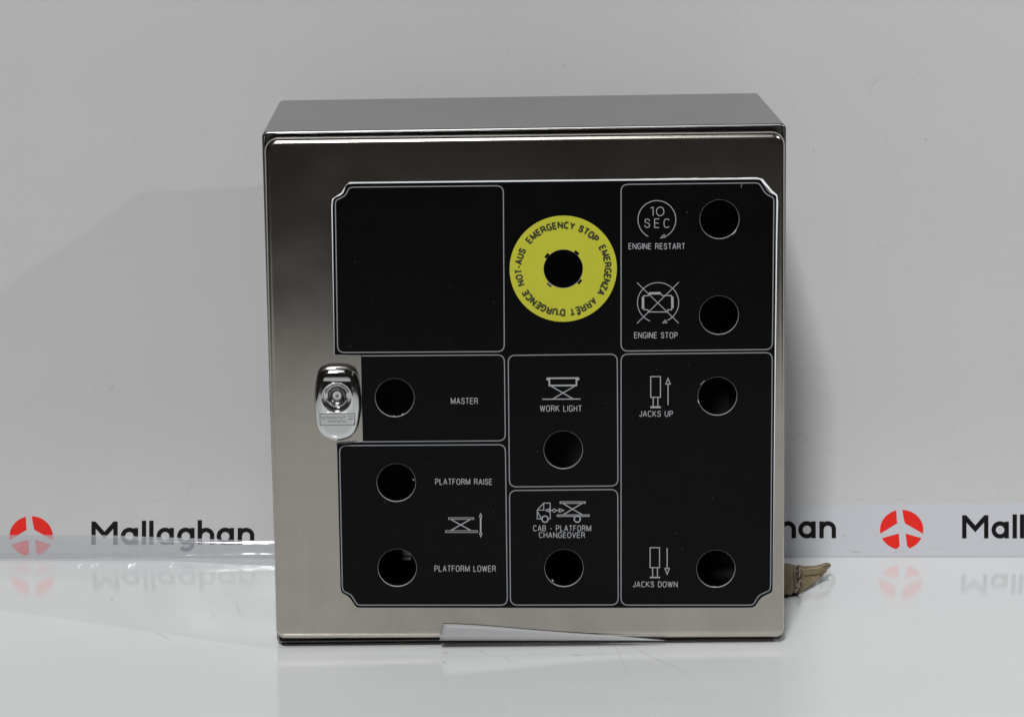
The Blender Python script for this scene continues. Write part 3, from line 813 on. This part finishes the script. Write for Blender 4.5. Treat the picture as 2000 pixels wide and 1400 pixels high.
card_sheet('folded_flap', [(1500, 1100), (1533, 1099), (1541, 1099.5), (1550, 1102.5), (1558, 1104)], [(1500, 1165), (1533, 1158), (1541, 1159), (1548, 1158), (1553, 1154)],
           [.016, .016, .0155, .014, .013], [.004, .004, .004, .0035, .002], M_card, 14, .0014, lambda t, s: -.0012 * math.sin(s * math.pi), cb)
# torn fluting between the two flaps
V = []; Fc = []
def shard(P, zz):
    b0 = len(V); n = len(P)
    V.extend([on_z(u, v, z) for (u, v), z in zip(P, zz)]); V.extend([on_z(u, v, z) + Vector((0, .0008, -.0012)) for (u, v), z in zip(P, zz)])
    Fc.append(tuple(b0 + i for i in range(n)))
    for i in range(n): j = (i + 1) % n; Fc.append((b0 + i, b0 + j, b0 + n + j, b0 + n + i))
for k in range(9):
    v = 1106 + k * 5.6; j = jag[k * 3]; j2 = jag[k * 3 + 1]
    z = .0150 - k * .0013
    shard([(1556 + j * 2, v), (1561 + j2 * 2, v + 2), (1562 + j * 3, v + 8), (1557 + j2 * 2, v + 7)], [z, z + .0008, z - .001, z])
child(mesh('torn_fluting', V, Fc, M_card_dark), cb)
V = []; Fc = []
for k in range(8):
    u = 1531 + k * 3.6; j = jag[40 + k]
    shard([(u, 1156 + j), (u + 4.2, 1156.5 - j), (u + 4.4, 1160.5 + j * .8 - k * .5), (u + .4, 1161.5 - k * .5 + jag[60 + k])], [.004, .004, .001, .001])
child(mesh('torn_edge', V, Fc, M_card_dark), cb)
# pale torn liner paper along the folds
kk = Ink(lambda u, v, o: on_z(u, v, .0165) + Vector((0, 0, o)), .0, 1e-5)
for P, w in (([(1562, 1106), (1566, 1110), (1572, 1112), (1590, 1109), (1606, 1106.5)], 1.3), ([(1561, 1109), (1563, 1118), (1560, 1127)], 1.5), ([(1564, 1131), (1560, 1139), (1562, 1146)], 1.6),
             ([(1557, 1112), (1559, 1122)], 1.0), ([(1556, 1136), (1559, 1150), (1555, 1154)], 1.2), ([(1603, 1104), (1617, 1102)], .9)):
    kk.stroke(P, w)
kk.build('torn_liner', simple('pale_torn_paper', (.42, .34, .24), .85), cb)
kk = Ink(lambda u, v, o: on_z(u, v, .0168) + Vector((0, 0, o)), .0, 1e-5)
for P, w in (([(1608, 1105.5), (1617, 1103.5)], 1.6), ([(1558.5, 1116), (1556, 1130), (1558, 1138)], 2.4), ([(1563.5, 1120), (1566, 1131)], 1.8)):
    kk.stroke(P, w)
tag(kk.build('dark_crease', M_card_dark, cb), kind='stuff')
# little curl of clear tape under the tip
V = []; Fc = []
for i in range(9):
    t = i / 8
    for k in range(7):
        s = k / 6; u = 1606 + 17 * s - 3 * t; v = 1111 + 9 * t + 1.5 * math.sin(s * 3) - 3 * s
        V.append(on_z(u, v, .004 + .0035 * math.sin(t * math.pi) * math.sin(.3 + s * 2.4)))
Fc = [(i * 7 + k, (i + 1) * 7 + k, (i + 1) * 7 + k + 1, i * 7 + k + 1) for i in range(8) for k in range(6)]
child(mesh('tape_curl', V, Fc, M_milky, smooth=True), cb)

# ------------------------------------------------------------------ specks, hairs and scratches on the boards
def mark_mat(n, c): return simple(n, c, .7)
M_sp = mark_mat('dark_grime', (.16, .15, .14)); M_sp2 = mark_mat('light_grime', (.46, .455, .44))
def marks(surf, name, items, m):
    k = Ink(surf, .00005, 3e-6)
    for P, w in items: k.stroke(P, w)
    o = k.build(name, m); tag(o, kind='stuff'); return o
flo = lambda u, v, o: on_z(u, v, o)
n_w = sd.cross(up_w).normalized(); W0 = pa[-2]
up_m = Vector((0, 0, 1)) * math.cos((LEAN + wl) / 2) + sn * math.sin((LEAN + wl) / 2)
OW = -n_w if n_w.y > 0 else n_w
def wal(u, v, o):
    best = on_plane(u, v, W0, n_w) + OW * o
    for a_, b_ in zip(pa[1:-2], pa[2:-1]):
        d_ = (b_ - a_).normalized(); nn_ = sd.cross(d_).normalized(); p_ = on_plane(u, v, a_, nn_); t_ = (p_ - a_).dot(d_)
        if 0 <= t_ <= (b_ - a_).length: return p_ + (-nn_ if nn_.y > 0 else nn_) * (o + .00005)
    return best
marks(flo, 'floor_scratches', [([(1166, 1257), (1170, 1263), (1173, 1270)], 1.1), ([(1200, 1258), (1210, 1277), (1221, 1303), (1226, 1320)], .9), ([(1229, 1256), (1262, 1277), (1310, 1298), (1345, 1315)], .8),
    ([(216, 1173), (218, 1169), (221, 1167)], 1.4), ([(865, 1271), (869, 1275), (873, 1273), (871, 1278)], 1.5), ([(865, 1290), (868, 1294), (872, 1292)], 1.5), ([(1120, 1279), (1136, 1279.5)], 1.2),
    ([(1777, 1235), (1780, 1236)], 1.6), ([(1780, 1142), (1782, 1145)], 1.0), ([(1790, 1203), (1792, 1210)], 1.0), ([(416, 1201), (418, 1203)], 2.2), ([(690, 1283), (692, 1284.5)], 1.6),
    ([(930, 1267), (948, 1275)], .7), ([(985, 1282), (998, 1292)], .8), ([(1588, 1295), (1589, 1302)], 1.3), ([(1177, 1292), (1177, 1298)], 1.1), ([(1576, 1261), (1583, 1261)], .8), ([(1623, 1242), (1625, 1242)], 1.1)], M_sp2)
marks(flo, 'floor_hairs', [([(461, 1170), (463, 1184), (466, 1193), (470, 1199)], 1.0), ([(446, 1162), (450, 1155)], .8), ([(490, 1205), (499, 1196)], .8), ([(305, 1235), (320, 1241), (330, 1248)], 1.2), ([(112, 1249), (150, 1249.5)], .6), ([(590, 1280), (598, 1292)], .8), ([(1000, 1262), (1010, 1268)], .7), ([(845, 1285), (850, 1291)], .7)], mark_mat('faint_mark', (.56, .55, .53)))
wm = [([(1100, 125.5), (1101, 128)], 4), ([(1100.5, 219.5), (1101, 220.5)], .1), ([(1514, 169), (1516, 171)], 1.8), ([(1587, 288), (1592, 302)], 1.2), ([(1548, 213), (1550, 215)], 1.6), ([(1537, 199), (1539, 200)], 1.4), ([(1833, 534), (1834, 537)], 2.2),
      ([(815, 169), (813, 178)], 1.0), ([(181, 124), (182, 127)], 1.4), ([(395, 249), (396, 256)], 1.3), ([(1600, 115), (1605, 116)], 1.2), ([(1855, 553), (1857, 555)], 1.3), ([(1715, 633), (1716, 635)], 1.3), ([(469, 176), (471, 180)], 1.1), ([(205, 723), (206, 726)], 1.1), ([(458, 681), (459, 684)], 1.1), ([(302, 202), (300, 206)], 1.0)]
marks(wal, 'wall_specks', wm, mark_mat('wall_grime', (.36, .35, .34)))
it = []
for x0, x1 in ((104, 530), (1560, 1892)):
    u = x0
    while u < x1:
        L = random.uniform(4, 26)
        if random.random() < .55: it.append(([(u, 975.5 + random.uniform(-.5, .5)), (min(u + L, x1), 975.2 + random.uniform(-.5, .5))], random.uniform(.5, 1.1)))
        u += L + random.uniform(2, 18)
marks(wal, 'wall_joint_grime', it + [([(162, 990), (176, 996)], 1.0)], mark_mat('faint_wall_mark', (.47, .45, .42)))
it = []
for _ in range(34):
    u = random.choice([random.gauss(1672, 8), random.gauss(1745, 14), random.gauss(1822, 8), random.gauss(1590, 25)]); v = 1077 + random.gauss(0, 1.4) - (8 if u > 1800 else 0)
    it.append(([(u, v), (u + random.uniform(1, 5), v + random.uniform(-.6, .6))], random.uniform(.4, 1.0)))
it += [([(1648, 1045.5), (1650, 1047)], 2), ([(1710, 1043), (1711, 1045)], 2)]
marks(strip_pt if False else (lambda u, v, o: strip_pt(u, v, o + .0004)), 'tape_grime', it, mark_mat('tape_grime', (.40, .36, .32)))
